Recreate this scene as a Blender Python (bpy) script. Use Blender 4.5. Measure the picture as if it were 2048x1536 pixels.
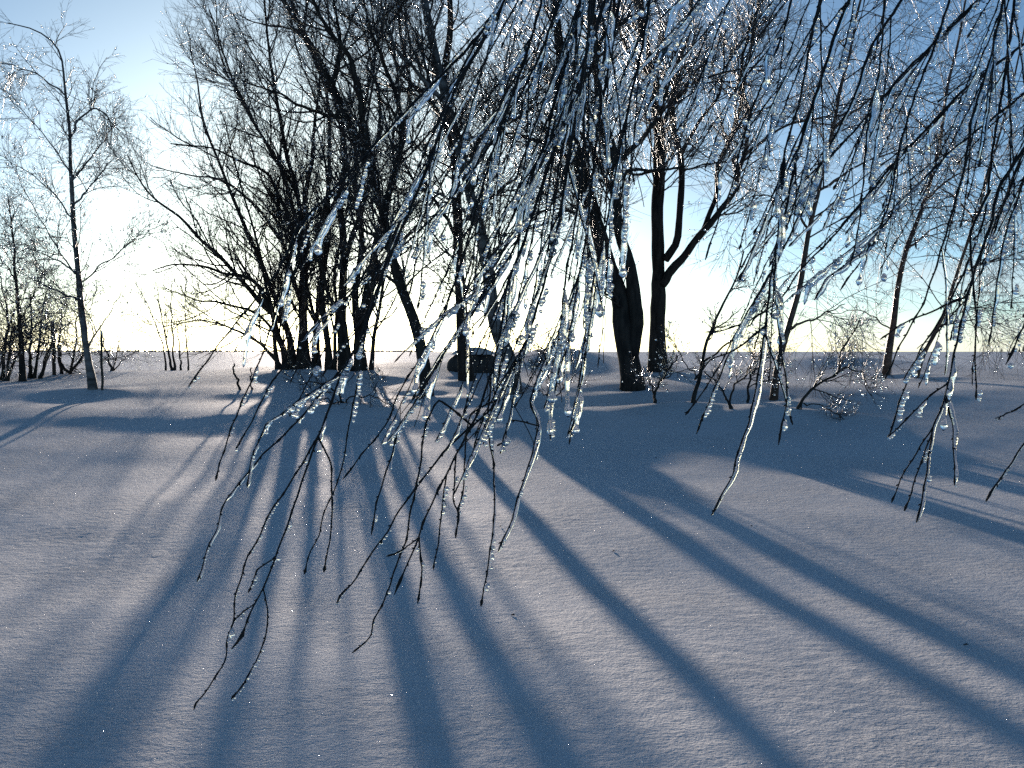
import bpy, math
import numpy as np
from mathutils import Vector

for o in list(bpy.data.objects):
    bpy.data.objects.remove(o)
scene = bpy.context.scene
col = scene.collection
RNG = np.random.default_rng(11)

# ------------------------------------------------------------------ camera
LENS, PITCH, EYE = 35.0, math.radians(1.87), 1.6
cam_data = bpy.data.cameras.new('camera')
cam_data.lens = LENS; cam_data.sensor_width = 36.0
cam_data.clip_start = 0.05; cam_data.clip_end = 20000
cam = bpy.data.objects.new('camera', cam_data); col.objects.link(cam)
cam.location = (0, 0, EYE); cam.rotation_euler = (math.pi/2 - PITCH, 0, 0)
scene.camera = cam

# ------------------------------------------------------------------ sky + sun
SUN_AZ, SUN_EL = math.radians(-10.9), math.radians(6.6)      # azimuth from +Y, towards +X positive
SKY_STRENGTH, SUN_ENERGY, EXPOSURE = 0.13, 5.0, 0.2
S = Vector((math.sin(SUN_AZ)*math.cos(SUN_EL), math.cos(SUN_AZ)*math.cos(SUN_EL), math.sin(SUN_EL)))
world = bpy.data.worlds.new('World'); scene.world = world; world.use_nodes = True
wn, wl = world.node_tree.nodes, world.node_tree.links
wn.clear()
sky = wn.new('ShaderNodeTexSky'); sky.sky_type = 'NISHITA'; sky.sun_disc = False
sky.sun_elevation = SUN_EL; sky.sun_rotation = SUN_AZ
sky.air_density = 0.57; sky.dust_density = 0.5; sky.ozone_density = 2.1; sky.altitude = 100
bg = wn.new('ShaderNodeBackground'); bg.inputs['Strength'].default_value = SKY_STRENGTH
wo = wn.new('ShaderNodeOutputWorld')
wtc = wn.new('ShaderNodeTexCoord'); wmp = wn.new('ShaderNodeMapping'); wmp.inputs['Scale'].default_value = (1.6, 1.6, 13)
wl.new(wtc.outputs['Generated'], wmp.inputs[0])
wnz = wn.new('ShaderNodeTexNoise'); wnz.inputs['Scale'].default_value = 2.2; wnz.inputs['Detail'].default_value = 5; wnz.inputs['Roughness'].default_value = .5
wl.new(wmp.outputs[0], wnz.inputs['Vector'])
wr = wn.new('ShaderNodeMapRange'); wr.inputs[1].default_value = .50; wr.inputs[2].default_value = .72; wr.inputs[3].default_value = 0; wr.inputs[4].default_value = .55
wl.new(wnz.outputs[0], wr.inputs[0])
wsx = wn.new('ShaderNodeSeparateXYZ'); wl.new(wtc.outputs['Generated'], wsx.inputs[0])
wz = wn.new('ShaderNodeMapRange'); wz.interpolation_type = 'SMOOTHSTEP'; wz.inputs[1].default_value = .10; wz.inputs[2].default_value = .24; wz.inputs[3].default_value = 1; wz.inputs[4].default_value = 0
wl.new(wsx.outputs[2], wz.inputs[0])
wm = wn.new('ShaderNodeMath'); wm.operation = 'MULTIPLY'; wl.new(wr.outputs[0], wm.inputs[0]); wl.new(wz.outputs[0], wm.inputs[1])
wwb = wn.new('ShaderNodeMix'); wwb.data_type = 'RGBA'; wwb.blend_type = 'MULTIPLY'; wwb.inputs['Factor'].default_value = 1
wwb.inputs['B'].default_value = (0.89, 1.04, 1.03, 1); wl.new(sky.outputs[0], wwb.inputs['A'])
wbw = wn.new('ShaderNodeRGBToBW'); wl.new(wwb.outputs['Result'], wbw.inputs[0])
wcl = wn.new('ShaderNodeMix'); wcl.data_type = 'RGBA'; wl.new(wm.outputs[0], wcl.inputs['Factor']); wl.new(wwb.outputs['Result'], wcl.inputs['A']); wl.new(wbw.outputs[0], wcl.inputs['B'])
wl.new(wcl.outputs['Result'], bg.inputs[0]); wl.new(bg.outputs[0], wo.inputs[0])
sun_data = bpy.data.lights.new('sun', 'SUN'); sun_data.energy = SUN_ENERGY
sun_data.angle = math.radians(0.72); sun_data.color = (1.0, 0.85, 0.72)
sun = bpy.data.objects.new('sun', sun_data); col.objects.link(sun)
sun.rotation_euler = S.to_track_quat('Z', 'Y').to_euler(); sun.location = (-6, 30, 12)
scene.view_settings.view_transform = 'Standard'; scene.view_settings.look = 'None'
scene.view_settings.gamma = 1.0; scene.view_settings.use_curve_mapping = False
scene.view_settings.exposure = EXPOSURE
scene.render.engine = 'CYCLES'
scene.cycles.use_denoising = False
scene.cycles.sample_clamp_indirect = 0.0; scene.cycles.sample_clamp_direct = 0.0
scene.cycles.caustics_reflective = False; scene.cycles.caustics_refractive = False

# ------------------------------------------------------------------ projection helpers
FPX = LENS/36.0*2048
CP, SP = math.cos(PITCH), math.sin(PITCH)
def ray(px, py):
    a, b = (px-1024)/FPX, (768-py)/FPX
    d = np.array([a, CP + b*SP, -SP + b*CP])
    return d/d[1]
def at(px, py, Y):
    r = ray(px, py); return np.array([r[0]*Y, Y, EYE + r[2]*Y])
def proj(p):
    p = np.asarray(p, float); y, z = p[..., 1], p[..., 2]-EYE
    f = y*CP - z*SP; u = y*SP + z*CP
    return np.stack([1024+FPX*p[..., 0]/f, 768-FPX*u/f], -1)

# ------------------------------------------------------------------ terrain
def sstep(a, b, x):
    t = np.clip((x-a)/(b-a), 0, 1); return t*t*(3-2*t)
MOUNDS = [(-4.2, 24.5, 0.42, 3.0, 3.0), (1.2, 27.0, .36, .9, 2.2), (2.6, 28.2, .40, 1.3, 2.4), (.2, 28.0, .2, 1.0, 2.0), (3.4, 23.5, 0.34, 1.6, 2.4), (8.6, 30.0, 0.34, 1.3, 2.0), (10.6, 30.8, 0.26, 1.6, 2.4),
          (12.5, 27.0, 0.30, 3.0, 5.0), (-0.8, 25.0, 0.22, 1.6, 2.5), (-13.0, 27.0, 0.18, 4.0, 2.0),
          (-9.0, 12.6, 0.035, 9.0, 0.7), (-11.0, 15.8, 0.07, 9.0, 0.9), (-11.0, 18.6, 0.06, 8.0, 0.7), (2.6, 12.0, -0.10, 3.0, 1.6), (4.6, 18.4, .13, 3.6, 1.3), (1.2, 19.2, .07, 1.6, 1.1)]
_w = np.random.default_rng(3)
WAVES = []
for L, a, n in ((7.0, 0.009, 4), (3.0, 0.003, 5), (1.3, 0.0013, 6), (0.6, 0.0004, 6)):
    for _ in range(n):
        th = _w.uniform(0, math.pi); l = L*_w.uniform(.75, 1.3)
        WAVES.append((math.cos(th)*2*math.pi/l*0.7, math.sin(th)*2*math.pi/l, _w.uniform(0, 6.28), a))
def height(x, y):
    x = np.asarray(x, float); y = np.asarray(y, float)
    z = 0.86*(.75*sstep(6.0, 21.5, y)+.25*np.clip((y-2)/18.5, 0, 1)) + 0.0*x
    z = z + 0.10*sstep(24, 70, y)
    for cx, cy, a, sx, sy in MOUNDS:
        z = z + a*np.exp(-((x-cx)/sx)**2/2 - ((y-cy)/sy)**2/2)
    fade = 1/(1+(np.maximum(y, 0)/25)**2)
    w = 0
    for kx, ky, ph, a in WAVES:
        w = w + a*np.sin(kx*x+ky*y+ph)
    return z + w*fade
def ground_at(px, py):
    r = ray(px, py); Y = np.concatenate([np.arange(2, 40, .02), np.arange(40, 300, .5)])
    d = EYE + r[2]*Y - height(r[0]*Y, Y)
    i = np.argmax(d < 0) if (d < 0).any() else len(Y)-1
    Y = Y[i]; return np.array([r[0]*Y, Y, float(height(r[0]*Y, Y))])

# snow lies hollowed and drifted round each stem
for bpx in ((190,778),(575,740),(600,740),(690,742),(722,745),(856,792),(937,761),(1030,789),(1266,781),(1315,743),(1545,801),(1770,751),(1828,757),(1386,806),(1310,806),(1462,818),(1592,818),(1495,806),(1100,816),(690,806)):
    g = ground_at(*bpx)
    MOUNDS += [(g[0]+.1, g[1]-.55, .07, .55, .35), (g[0]-.05, g[1]+.15, -.05, .28, .28)]
def vnoise(x, y, seed):
    """smooth value noise on an integer lattice"""
    xi, yi = np.floor(x).astype(np.int64), np.floor(y).astype(np.int64); fx, fy = x-xi, y-yi
    fx = fx*fx*(3-2*fx); fy = fy*fy*(3-2*fy)
    def h(a, b):
        n = (a*374761393+b*668265263+seed*974711) & 0x7fffffff
        n = ((n ^ (n >> 13))*1274126177) & 0x7fffffff
        return ((n ^ (n >> 16)) & 0xffff)/65535.0-.5
    return (h(xi, yi)*(1-fx)+h(xi+1, yi)*fx)*(1-fy)+(h(xi, yi+1)*(1-fx)+h(xi+1, yi+1)*fx)*fy
def crust(x, y):
    """granular crust of the near snow, in patches"""
    patch = np.clip(.62+1.3*vnoise(x*.7+3, y*.8, 5)+.5*vnoise(x*2.1, y*2.4, 6), .3, 1.0)
    z = 0
    for k, (wl_, a) in enumerate(((.30, .001), (.15, .0013), (.075, .0028), (.042, .0034))):
        ca, sa = math.cos(k*1.1+.4), math.sin(k*1.1+.4)
        u, v = (ca*x+sa*y)/wl_, (-sa*x+ca*y)/wl_
        z = z+a*vnoise(u*.85, v*1.1, 20+k)
    return z*patch/(1+(np.maximum(y, 0)/14)**3)

# ------------------------------------------------------------------ mesh helpers
def mesh_from(name, V, F4=None, F3=None, smooth=True):
    me = bpy.data.meshes.new(name)
    V = np.ascontiguousarray(V, np.float32).reshape(-1, 3)
    me.vertices.add(len(V)); me.vertices.foreach_set('co', V.ravel())
    loops, starts, tot, s = [], [], [], 0
    for F, k in ((F4, 4), (F3, 3)):
        if F is None or len(F) == 0: continue
        F = np.asarray(F, np.int32).reshape(-1, k)
        loops.append(F.ravel()); starts.append(s+np.arange(len(F))*k); tot.append(np.full(len(F), k)); s += F.size
    loops = np.concatenate(loops).astype(np.int32); starts = np.concatenate(starts).astype(np.int32)
    me.loops.add(len(loops)); me.loops.foreach_set('vertex_index', loops)
    me.polygons.add(len(starts)); me.polygons.foreach_set('loop_start', starts)
    me.polygons.foreach_set('use_smooth', np.full(len(starts), smooth))
    me.update(calc_edges=True); me.validate()
    return me
def add(name, me, mat, parent=None, **props):
    o = bpy.data.objects.new(name, me); col.objects.link(o)
    if me is not None and mat is not None and not me.materials: me.materials.append(mat)
    if parent is not None: o.parent = parent
    for k, v in props.items(): o[k] = v
    return o
def empty(name, loc, label, cat, group=None):
    o = bpy.data.objects.new(name, None); col.objects.link(o); o.location = loc; o.empty_display_size = .2
    o['label'] = label; o['category'] = cat
    if group: o['group'] = group
    return o
def unit(v): return v/np.maximum(np.linalg.norm(v, axis=-1, keepdims=True), 1e-9)
def tube_arrays(P, R, sides, cap=False, knots=0):
    P = np.asarray(P, float); R = np.asarray(R, float)
    N, M, _ = P.shape
    T = unit(np.gradient(P, axis=1))
    ref = unit(np.array([0.83, 0.53, 0.11])); alt = unit(np.array([-0.3, 0.2, 0.93]))
    m = np.abs((T*ref).sum(-1)).max(1) > .92
    RF = np.where(m[:, None, None], alt, ref)
    n1 = unit(np.cross(T, RF)); n2 = np.cross(T, n1)
    a = np.arange(sides)*2*np.pi/sides
    V = P[:, :, None] + R[:, :, None, None]*(np.cos(a)[:, None]*n1[:, :, None] + np.sin(a)[:, None]*n2[:, :, None])
    if knots:
        kr = np.random.default_rng(int(abs(P[0, 0, 0])*1000) % 9999).normal(size=(N, M, sides))
        kr = (kr+np.roll(kr, 1, 1))*.5+.5*np.random.default_rng(4).normal(size=(N, 1, sides))
        V = V+(V-P[:, :, None])*(knots*kr)[..., None]
    idx = np.arange(N*M*sides).reshape(N, M, sides); nx = np.roll(idx, -1, axis=2)
    F = np.stack([idx[:, :-1], nx[:, :-1], nx[:, 1:], idx[:, 1:]], -1).reshape(-1, 4)
    F3 = None
    if cap:
        f = []
        for k in range(1, sides-1):
            f.append(np.stack([idx[:, -1, 0], idx[:, -1, k], idx[:, -1, k+1]], -1))
            f.append(np.stack([idx[:, 0, 0], idx[:, 0, k+1], idx[:, 0, k]], -1))
        F3 = np.concatenate(f)
    return V.reshape(-1, 3), F, F3
def tubes(name, batches, sides, mat, parent, origin, cap=False, knots=0, **props):
    Vs, Fs, Ts, off = [], [], [], 0
    for P, R in batches:
        if len(P) == 0: continue
        V, F, F3 = tube_arrays(P, R, sides, cap, knots)
        Vs.append(V-origin); Fs.append(F+off)
        if F3 is not None: Ts.append(F3+off)
        off += len(V)
    if not Vs: return None
    me = mesh_from(name, np.concatenate(Vs), np.concatenate(Fs), np.concatenate(Ts) if Ts else None)
    return add(name, me, mat, parent, **props)
def catmull(pts, n):
    p = np.asarray(pts, float)
    if len(p) == 2: p = np.array([p[0], (p[0]+p[1])/2, p[1]])
    p = np.vstack([2*p[0]-p[1], p, 2*p[-1]-p[-2]])
    out = []
    for i in range(1, len(p)-2):
        t = np.linspace(0, 1, 16, endpoint=False)[:, None]
        a, b, c, d = p[i-1], p[i], p[i+1], p[i+2]
        out.append(.5*((2*b)+(c-a)*t+(2*a-5*b+4*c-d)*t**2+(3*b-a-3*c+d)*t**3))
    out.append(p[-2][None]); q = np.concatenate(out)
    s = np.concatenate([[0], np.cumsum(np.linalg.norm(np.diff(q, axis=0), axis=1))])
    u = np.linspace(0, s[-1], n)
    return np.stack([np.interp(u, s, q[:, k]) for k in range(q.shape[1])], -1)
def smooth_noise(rng, shape, k=3):
    x = rng.normal(size=shape)
    for _ in range(k): x = (x + np.roll(x, 1, 1) + np.roll(x, -1, 1))/3
    return x
def sprout(rng, P, R, n, t0, t1, ang, lng, M, rad, wob=0.12, trop=(0, 0, 0.1), curl=0.0, tip=.45, power=1.0):
    """children of the polylines P (N,m,3): n children each, vectorised"""
    N, m, _ = P.shape
    n = np.maximum(0, np.round(np.asarray(n)*np.ones(N)+rng.uniform(-.5, .5, N))).astype(int)
    pi = np.repeat(np.arange(N), n); K = len(pi)
    if K == 0: return np.zeros((0, M, 3)), np.zeros((0, M))
    t = t0+(t1-t0)*rng.uniform(0, 1, K)**power
    f = t*(m-1); i = np.minimum(f.astype(int), m-2); w = (f-i)[:, None]
    base = P[pi, i]*(1-w)+P[pi, i+1]*w
    pr = R[pi, i]*(1-w[:, 0])+R[pi, i+1]*w[:, 0]
    T = unit(P[pi, i+1]-P[pi, i])
    side = unit(np.cross(T, rng.normal(size=(K, 3))))
    a = np.radians(rng.uniform(ang[0], ang[1], K))[:, None]
    D = unit(np.cos(a)*T+np.sin(a)*side)
    L = rng.uniform(lng[0], lng[1], K)*(1-.55*(t-t0)/max(1e-6, t1-t0))
    step = (L/(M-1))[:, None]
    pts = [base]; trop = np.asarray(trop, float); bend = rng.normal(size=(K, 3))*curl
    for k in range(M-1):
        D = unit(D + trop*(.6+.8*k/M) + bend + rng.normal(size=(K, 3))*wob)
        pts.append(pts[-1]+D*step)
    Q = np.stack(pts, 1)
    r0 = np.clip(pr*.6, rad[0], rad[1])
    RR = r0[:, None]*np.linspace(1, tip, M)[None]
    return Q, RR
def beads_mesh(name, C, Rr, mat, parent, origin, sub=0, rng=RNG, stretch=(1, 1, 1.5), **props):
    """many small drops of ice joined into one part"""
    if len(C) == 0: return None
    if sub == 0:
        v = np.array([(1,0,0),(-1,0,0),(0,1,0),(0,-1,0),(0,0,1),(0,0,-1)], float)
        f = np.array([(0,2,4),(2,1,4),(1,3,4),(3,0,4),(2,0,5),(1,2,5),(3,1,5),(0,3,5)])
    else:
        import bmesh
        bm = bmesh.new(); bmesh.ops.create_icosphere(bm, subdivisions=sub, radius=1)
        bm.verts.ensure_lookup_table()
        v = np.array([x.co[:] for x in bm.verts]); f = np.array([[q.index for q in x.verts] for x in bm.faces]); bm.free()
    K = len(C)
    sc = np.asarray(stretch)*rng.uniform(.75, 1.35, (K, 3))*np.asarray(Rr)[:, None]
    A = rng.normal(size=(K, 3, 3))*.35+np.eye(3)
    q = [unit(A[:, 0])]; b = A[:, 1]-(A[:, 1]*q[0]).sum(-1, keepdims=True)*q[0]; q.append(unit(b)); q.append(np.cross(q[0], q[1]))
    Q = np.stack(q, 2)
    V = np.einsum('kij,knj->kni', Q, v[None]*sc[:, None]) + np.asarray(C)[:, None] - origin
    F = (f[None]+(np.arange(K)*len(v))[:, None, None]).reshape(-1, 3)
    return add(name, mesh_from(name, V.reshape(-1, 3), None, F), mat, parent, **props)

# ------------------------------------------------------------------ materials
def new_mat(name):
    m = bpy.data.materials.new(name); m.use_nodes = True
    return m, m.node_tree.nodes, m.node_tree.links, m.node_tree.nodes['Principled BSDF']
def mat_snow():
    m, n, l, b = new_mat('snow')
    b.inputs['Roughness'].default_value = .7; b.inputs['Specular IOR Level'].default_value = 0.06
    tc = n.new('ShaderNodeTexCoord')
    mp = n.new('ShaderNodeMapping'); mp.inputs['Scale'].default_value = (.85, 1.1, 1)
    l.new(tc.outputs['Object'], mp.inputs[0])
    n1 = n.new('ShaderNodeTexNoise'); n1.inputs['Scale'].default_value = 15; n1.inputs['Detail'].default_value = 6; n1.inputs['Roughness'].default_value = .62
    n2 = n.new('ShaderNodeTexNoise'); n2.inputs['Scale'].default_value = 62; n2.inputs['Detail'].default_value = 3; n2.inputs['Roughness'].default_value = .6
    n3 = n.new('ShaderNodeTexNoise'); n3.inputs['Scale'].default_value = 1.3; n3.inputs['Detail'].default_value = 4
    for x in (n1, n2, n3): l.new(mp.outputs[0], x.inputs['Vector'])
    # patches where the crust is rougher and where it is wind-smoothed
    n4 = n.new('ShaderNodeTexNoise'); n4.inputs['Scale'].default_value = .9; n4.inputs['Detail'].default_value = 2
    l.new(tc.outputs['Object'], n4.inputs['Vector'])
    mr = n.new('ShaderNodeMapRange'); mr.inputs[1].default_value = .35; mr.inputs[2].default_value = .65; mr.inputs[3].default_value = .35; mr.inputs[4].default_value = 1.0
    l.new(n4.outputs[0], mr.inputs[0])
    b1 = n.new('ShaderNodeBump'); b1.inputs['Distance'].default_value = .046
    l.new(mr.outputs[0], b1.inputs['Strength']); l.new(n1.outputs[0], b1.inputs['Height'])
    b2 = n.new('ShaderNodeBump'); b2.inputs['Distance'].default_value = .016; b2.inputs['Strength'].default_value = .8
    l.new(n2.outputs[0], b2.inputs['Height']); l.new(b1.outputs[0], b2.inputs['Normal'])
    b3 = n.new('ShaderNodeBump'); b3.inputs['Distance'].default_value = .05; b3.inputs['Strength'].default_value = .5
    l.new(n3.outputs[0], b3.inputs['Height']); l.new(b3.outputs[0], b1.inputs['Normal'])
    l.new(b2.outputs[0], b.inputs['Normal'])
    cr = n.new('ShaderNodeValToRGB'); cr.color_ramp.elements[0].color = (.72, .73, .75, 1); cr.color_ramp.elements[1].color = (.80, .79, .78, 1)
    l.new(n3.outputs[0], cr.inputs[0]); l.new(cr.outputs[0], b.inputs['Base Color'])
    # loose crystal faces: single grains tilted at random that catch the sun
    vo = n.new('ShaderNodeTexVoronoi'); vo.inputs['Scale'].default_value = 190; l.new(tc.outputs['Object'], vo.inputs['Vector'])
    sp = n.new('ShaderNodeSeparateColor'); l.new(vo.outputs['Color'], sp.inputs[0])
    gt = n.new('ShaderNodeMath'); gt.operation = 'GREATER_THAN'; gt.inputs[1].default_value = .975; l.new(sp.outputs[2], gt.inputs[0])
    ls = n.new('ShaderNodeMath'); ls.operation = 'LESS_THAN'; ls.inputs[1].default_value = .35; l.new(vo.outputs['Distance'], ls.inputs[0])
    mu = n.new('ShaderNodeMath'); mu.operation = 'MULTIPLY'; l.new(gt.outputs[0], mu.inputs[0]); l.new(ls.outputs[0], mu.inputs[1])
    sub = n.new('ShaderNodeVectorMath'); sub.operation = 'SUBTRACT'; sub.inputs[1].default_value = (.5, .5, .5); l.new(vo.outputs['Color'], sub.inputs[0])
    sca = n.new('ShaderNodeVectorMath'); sca.operation = 'SCALE'; sca.inputs['Scale'].default_value = 1.6; l.new(sub.outputs[0], sca.inputs[0])
    ge = n.new('ShaderNodeNewGeometry'); ad = n.new('ShaderNodeVectorMath'); l.new(sca.outputs[0], ad.inputs[0]); l.new(ge.outputs['Normal'], ad.inputs[1])
    no = n.new('ShaderNodeVectorMath'); no.operation = 'NORMALIZE'; l.new(ad.outputs[0], no.inputs[0])
    gl = n.new('ShaderNodeBsdfGlossy'); gl.inputs['Roughness'].default_value = .07; l.new(no.outputs[0], gl.inputs['Normal'])
    mx = n.new('ShaderNodeMixShader'); m3 = n.new('ShaderNodeMath'); m3.operation = 'MULTIPLY'; m3.inputs[1].default_value = .35; l.new(mu.outputs[0], m3.inputs[0])
    l.new(m3.outputs[0], mx.inputs[0]); l.new(b.outputs[0], mx.inputs[1]); l.new(gl.outputs[0], mx.inputs[2])
    l.new(mx.outputs[0], n['Material Output'].inputs[0])
    return m
def mat_bark(name, c0, c1, scale, rough=.4, coat=0.0, stretch=(1, 1, .25)):
    m, n, l, b = new_mat(name)
    tc = n.new('ShaderNodeTexCoord'); mp = n.new('ShaderNodeMapping'); mp.inputs['Scale'].default_value = stretch
    l.new(tc.outputs['Object'], mp.inputs[0])
    nz = n.new('ShaderNodeTexNoise'); nz.inputs['Scale'].default_value = scale; nz.inputs['Detail'].default_value = 6; l.new(mp.outputs[0], nz.inputs['Vector'])
    cr = n.new('ShaderNodeValToRGB'); cr.color_ramp.elements[0].position = .35; cr.color_ramp.elements[1].position = .65
    cr.color_ramp.elements[0].color = (*c0, 1); cr.color_ramp.elements[1].color = (*c1, 1)
    l.new(nz.outputs[0], cr.inputs[0]); l.new(cr.outputs[0], b.inputs['Base Color'])
    bp = n.new('ShaderNodeBump'); bp.inputs['Distance'].default_value = .012; bp.inputs['Strength'].default_value = .8
    l.new(nz.outputs[0], bp.inputs['Height']); l.new(bp.outputs[0], b.inputs['Normal'])
    b.inputs['Specular IOR Level'].default_value = .3; b.inputs['Roughness'].default_value = rough; b.inputs['Coat Weight'].default_value = coat; b.inputs['Coat Roughness'].default_value = .12; b.inputs['Coat IOR'].default_value = 1.31
    return m
def mat_ice(name, rough):
    m, n, l, b = new_mat(name)
    b.inputs['Base Color'].default_value = (.96, .98, 1, 1); b.inputs['Roughness'].default_value = rough
    b.inputs['Transmission Weight'].default_value = 1; b.inputs['IOR'].default_value = 1.31
    tc = n.new('ShaderNodeTexCoord'); nz = n.new('ShaderNodeTexNoise'); nz.inputs['Scale'].default_value = 160; nz.inputs['Detail'].default_value = 2
    l.new(tc.outputs['Object'], nz.inputs['Vector'])
    bp = n.new('ShaderNodeBump'); bp.inputs['Distance'].default_value = .002; bp.inputs['Strength'].default_value = .35
    l.new(nz.outputs[0], bp.inputs['Height']); l.new(bp.outputs[0], b.inputs['Normal'])
    return m
SNOW = mat_snow()
BARK = mat_bark('rough_dark_bark', (.014, .011, .009), (.05, .04, .032), 14, .8)
BIRCH = mat_bark('birch_bark', (.03, .026, .024), (.22, .20, .19), 5, .5, 0, (.5, .5, 1.6))
REDBARK = mat_bark('young_birch_bark', (.05, .028, .018), (.17, .09, .055), 6, .4, .2, (.5, .5, 1.4))
TWIG = mat_bark('iced_twig', (.020, .014, .012), (.05, .034, .028), 9, .35, .6)
TWIGRED = mat_bark('iced_birch_twig', (.024, .016, .014), (.06, .038, .032), 9, .35, .6)
NEARTWIG = mat_bark('near_birch_twig', (.006, .005, .005), (.022, .015, .013), 60, .62, .0)
ICE = mat_ice('clear_ice', .08)
FARICE = mat_ice('far_ice', .11)

# ------------------------------------------------------------------ ground
def build_ground():
    y = np.concatenate([np.linspace(-12, 2.8, 22, endpoint=False), np.linspace(2.8, 9.5, 270, endpoint=False), 9.5*np.exp(np.linspace(0, math.log(60/9.5), 170)), 60*np.exp(np.linspace(.1, math.log(4000/60), 30))])
    ui = np.linspace(-1, 1, 400); uo = np.linspace(0, 1, 26)[1:]**1.5
    Y = y[:, None]; wi = 1.6+.6*np.maximum(Y, 0); wo_ = 16+1.8*np.maximum(Y, 0)
    X = np.concatenate([-(wi+(wo_-wi)*uo[::-1][None]), ui[None]*wi, wi+(wo_-wi)*uo[None]], 1)
    Y = np.broadcast_to(Y, X.shape)
    Z = height(X, Y)+crust(X, Y)
    nu = X.shape[1]; idx = np.arange(X.size).reshape(len(y), nu)
    F = np.stack([idx[:-1, :-1], idx[:-1, 1:], idx[1:, 1:], idx[1:, :-1]], -1).reshape(-1, 4)
    add('snow_ground', mesh_from('snow_ground', np.stack([X, Y, Z], -1), F), SNOW, None, kind='structure')
build_ground()

def far_forest():
    rng = np.random.default_rng(5)
    C, Rr = [], []
    n = 900
    x = rng.uniform(-900, 900, n); y = 1500+rng.uniform(0, 120, n)
    h = rng.uniform(1.0, 3.4, n)
    P = np.stack([np.stack([x, y, np.full(n, .9)], -1), np.stack([x, y, .9+h*.5], -1), np.stack([x, y, .9+h], -1)], 1)
    R = np.stack([rng.uniform(2, 4, n), rng.uniform(1.5, 3, n), np.full(n, .3)], 1)
    m = (x < -120)
    tubes('far_forest', [(P[m], R[m])], 5, mat_bark('far_spruce', (.02, .03, .028), (.04, .05, .045), .2), None, np.zeros(3), kind='stuff')
far_forest()

# ------------------------------------------------------------------ trees
def limb_pts(poly, Y0, spread, rng, n=34, wob=.03):
    """pixel polyline -> 3D polyline that drifts away from / towards the camera by spread metres"""
    poly = np.asarray(poly, float)
    s = np.concatenate([[0], np.cumsum(np.linalg.norm(np.diff(poly, axis=0), axis=1))]); s = s/s[-1]
    P = np.array([at(p[0], p[1], Y0+spread*t**1.2) for p, t in zip(poly, s)])
    Q = catmull(P, n)
    Q[2:] += smooth_noise(rng, (1, n, 3), 2)[0][2:]*wob
    return Q
def tree(name, label, cat, base_px, limbs, seed, bark, twig, levels, ice=0, ice_r=(.006, .013), group=None, base_r=None, ice_from=.0, stem='trunk'):
    """limbs: (pixel polyline, depth drift, r0, r1); levels: dicts for sprout"""
    rng = np.random.default_rng(seed)
    G = ground_at(*base_px); Y0 = G[1]
    root = empty(name, G, label, cat, group)
    LP, LR = [], []
    for k, (poly, sp, r0, r1) in enumerate(limbs):
        if name == 'low_shrub': r0 *= .62
        Q = limb_pts(poly, Y0, sp, rng)
        t = np.linspace(0, 1, len(Q)); R = r0+(r1-r0)*t**.8
        grounded = abs(poly[0][1]-base_px[1]) < 14
        if grounded:
            Q[0, 2] = height(Q[0, 0], Q[0, 1])-.25
            R = R*(1+.45*np.exp(-t*26))
        R = R*(1+.05*smooth_noise(rng, (1, len(Q)), 1)[0])
        LP.append(Q); LR.append(R)
        tubes(stem if (k == 0 or grounded) else 'limb', [(Q[None], R[None])], 12, bark, root, G, cap=True, knots=.07)
    P, R = np.stack(LP), np.stack(LR)
    pools = [(P, R)]; batches = {3: [], 4: []}
    for lv in levels:
        lv = dict(lv); src = lv.pop('src', -1); sides = lv.pop('sides', 3); n = lv.pop('n')
        ln = np.linalg.norm(np.diff(pools[src][0], axis=1), axis=2).sum(1)
        cnt = n*np.clip(ln/np.median(ln), .25, 2.2)
        Q, RR = sprout(rng, pools[src][0], pools[src][1], cnt, **lv)
        pools.append((Q, RR)); batches[sides].append((Q, RR))
    tubes('branches', batches[4], 4, twig, root, G, kind='stuff')
    tubes('twigs', batches[3], 3, twig, root, G, kind='stuff')
    if ice:
        ice = int(ice*.65)
        Q, RR = pools[-1]; Q2, _ = pools[-2]
        C = []
        for A, k in ((Q, int(ice*.65)), (Q2, ice-int(ice*.65))):
            i = rng.integers(0, len(A), k); j = rng.integers(1, A.shape[1], k)
            w = rng.uniform(0, 1, k)[:, None]
            C.append(A[i, j]*w+A[i, j-1]*(1-w))
        C = np.concatenate(C); C[:, 2] -= .008
        rr = rng.uniform(ice_r[0], ice_r[1], len(C))*rng.uniform(.75, 1.5, len(C))
        m = C[:, 2] > height(C[:, 0], C[:, 1])+.05
        beads_mesh('ice_drops', C[m], rr[m], FARICE, root, G, 1, rng, kind='stuff')
    return root

UPW, OUT = (0, 0, .10), (0, 0, .03)
def bushy(n=(12, 9, 4), l=((1.0, 2.6), (.5, 1.25), (.28, .65)), r=((.008, .022), (.0042, .007), (.0026, .0040)), up=(.10, .12, .10), t0=.18, ang=((25, 60), (25, 55), (20, 55)), wob=.10, curl=.03):
    return [dict(n=n[0], t0=t0, t1=.98, ang=ang[0], lng=l[0], M=9, rad=r[0], wob=wob, trop=(0, 0, up[0]), curl=curl, sides=4),
            dict(n=n[1], t0=.12, t1=1, ang=ang[1], lng=l[1], M=5, rad=r[1], wob=wob, trop=(0, 0, up[1]), curl=curl),
            dict(n=n[2], t0=.1, t1=1, ang=ang[2], lng=l[2], M=3, rad=r[2], wob=wob, trop=(0, 0, up[2]), curl=curl)]

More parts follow.
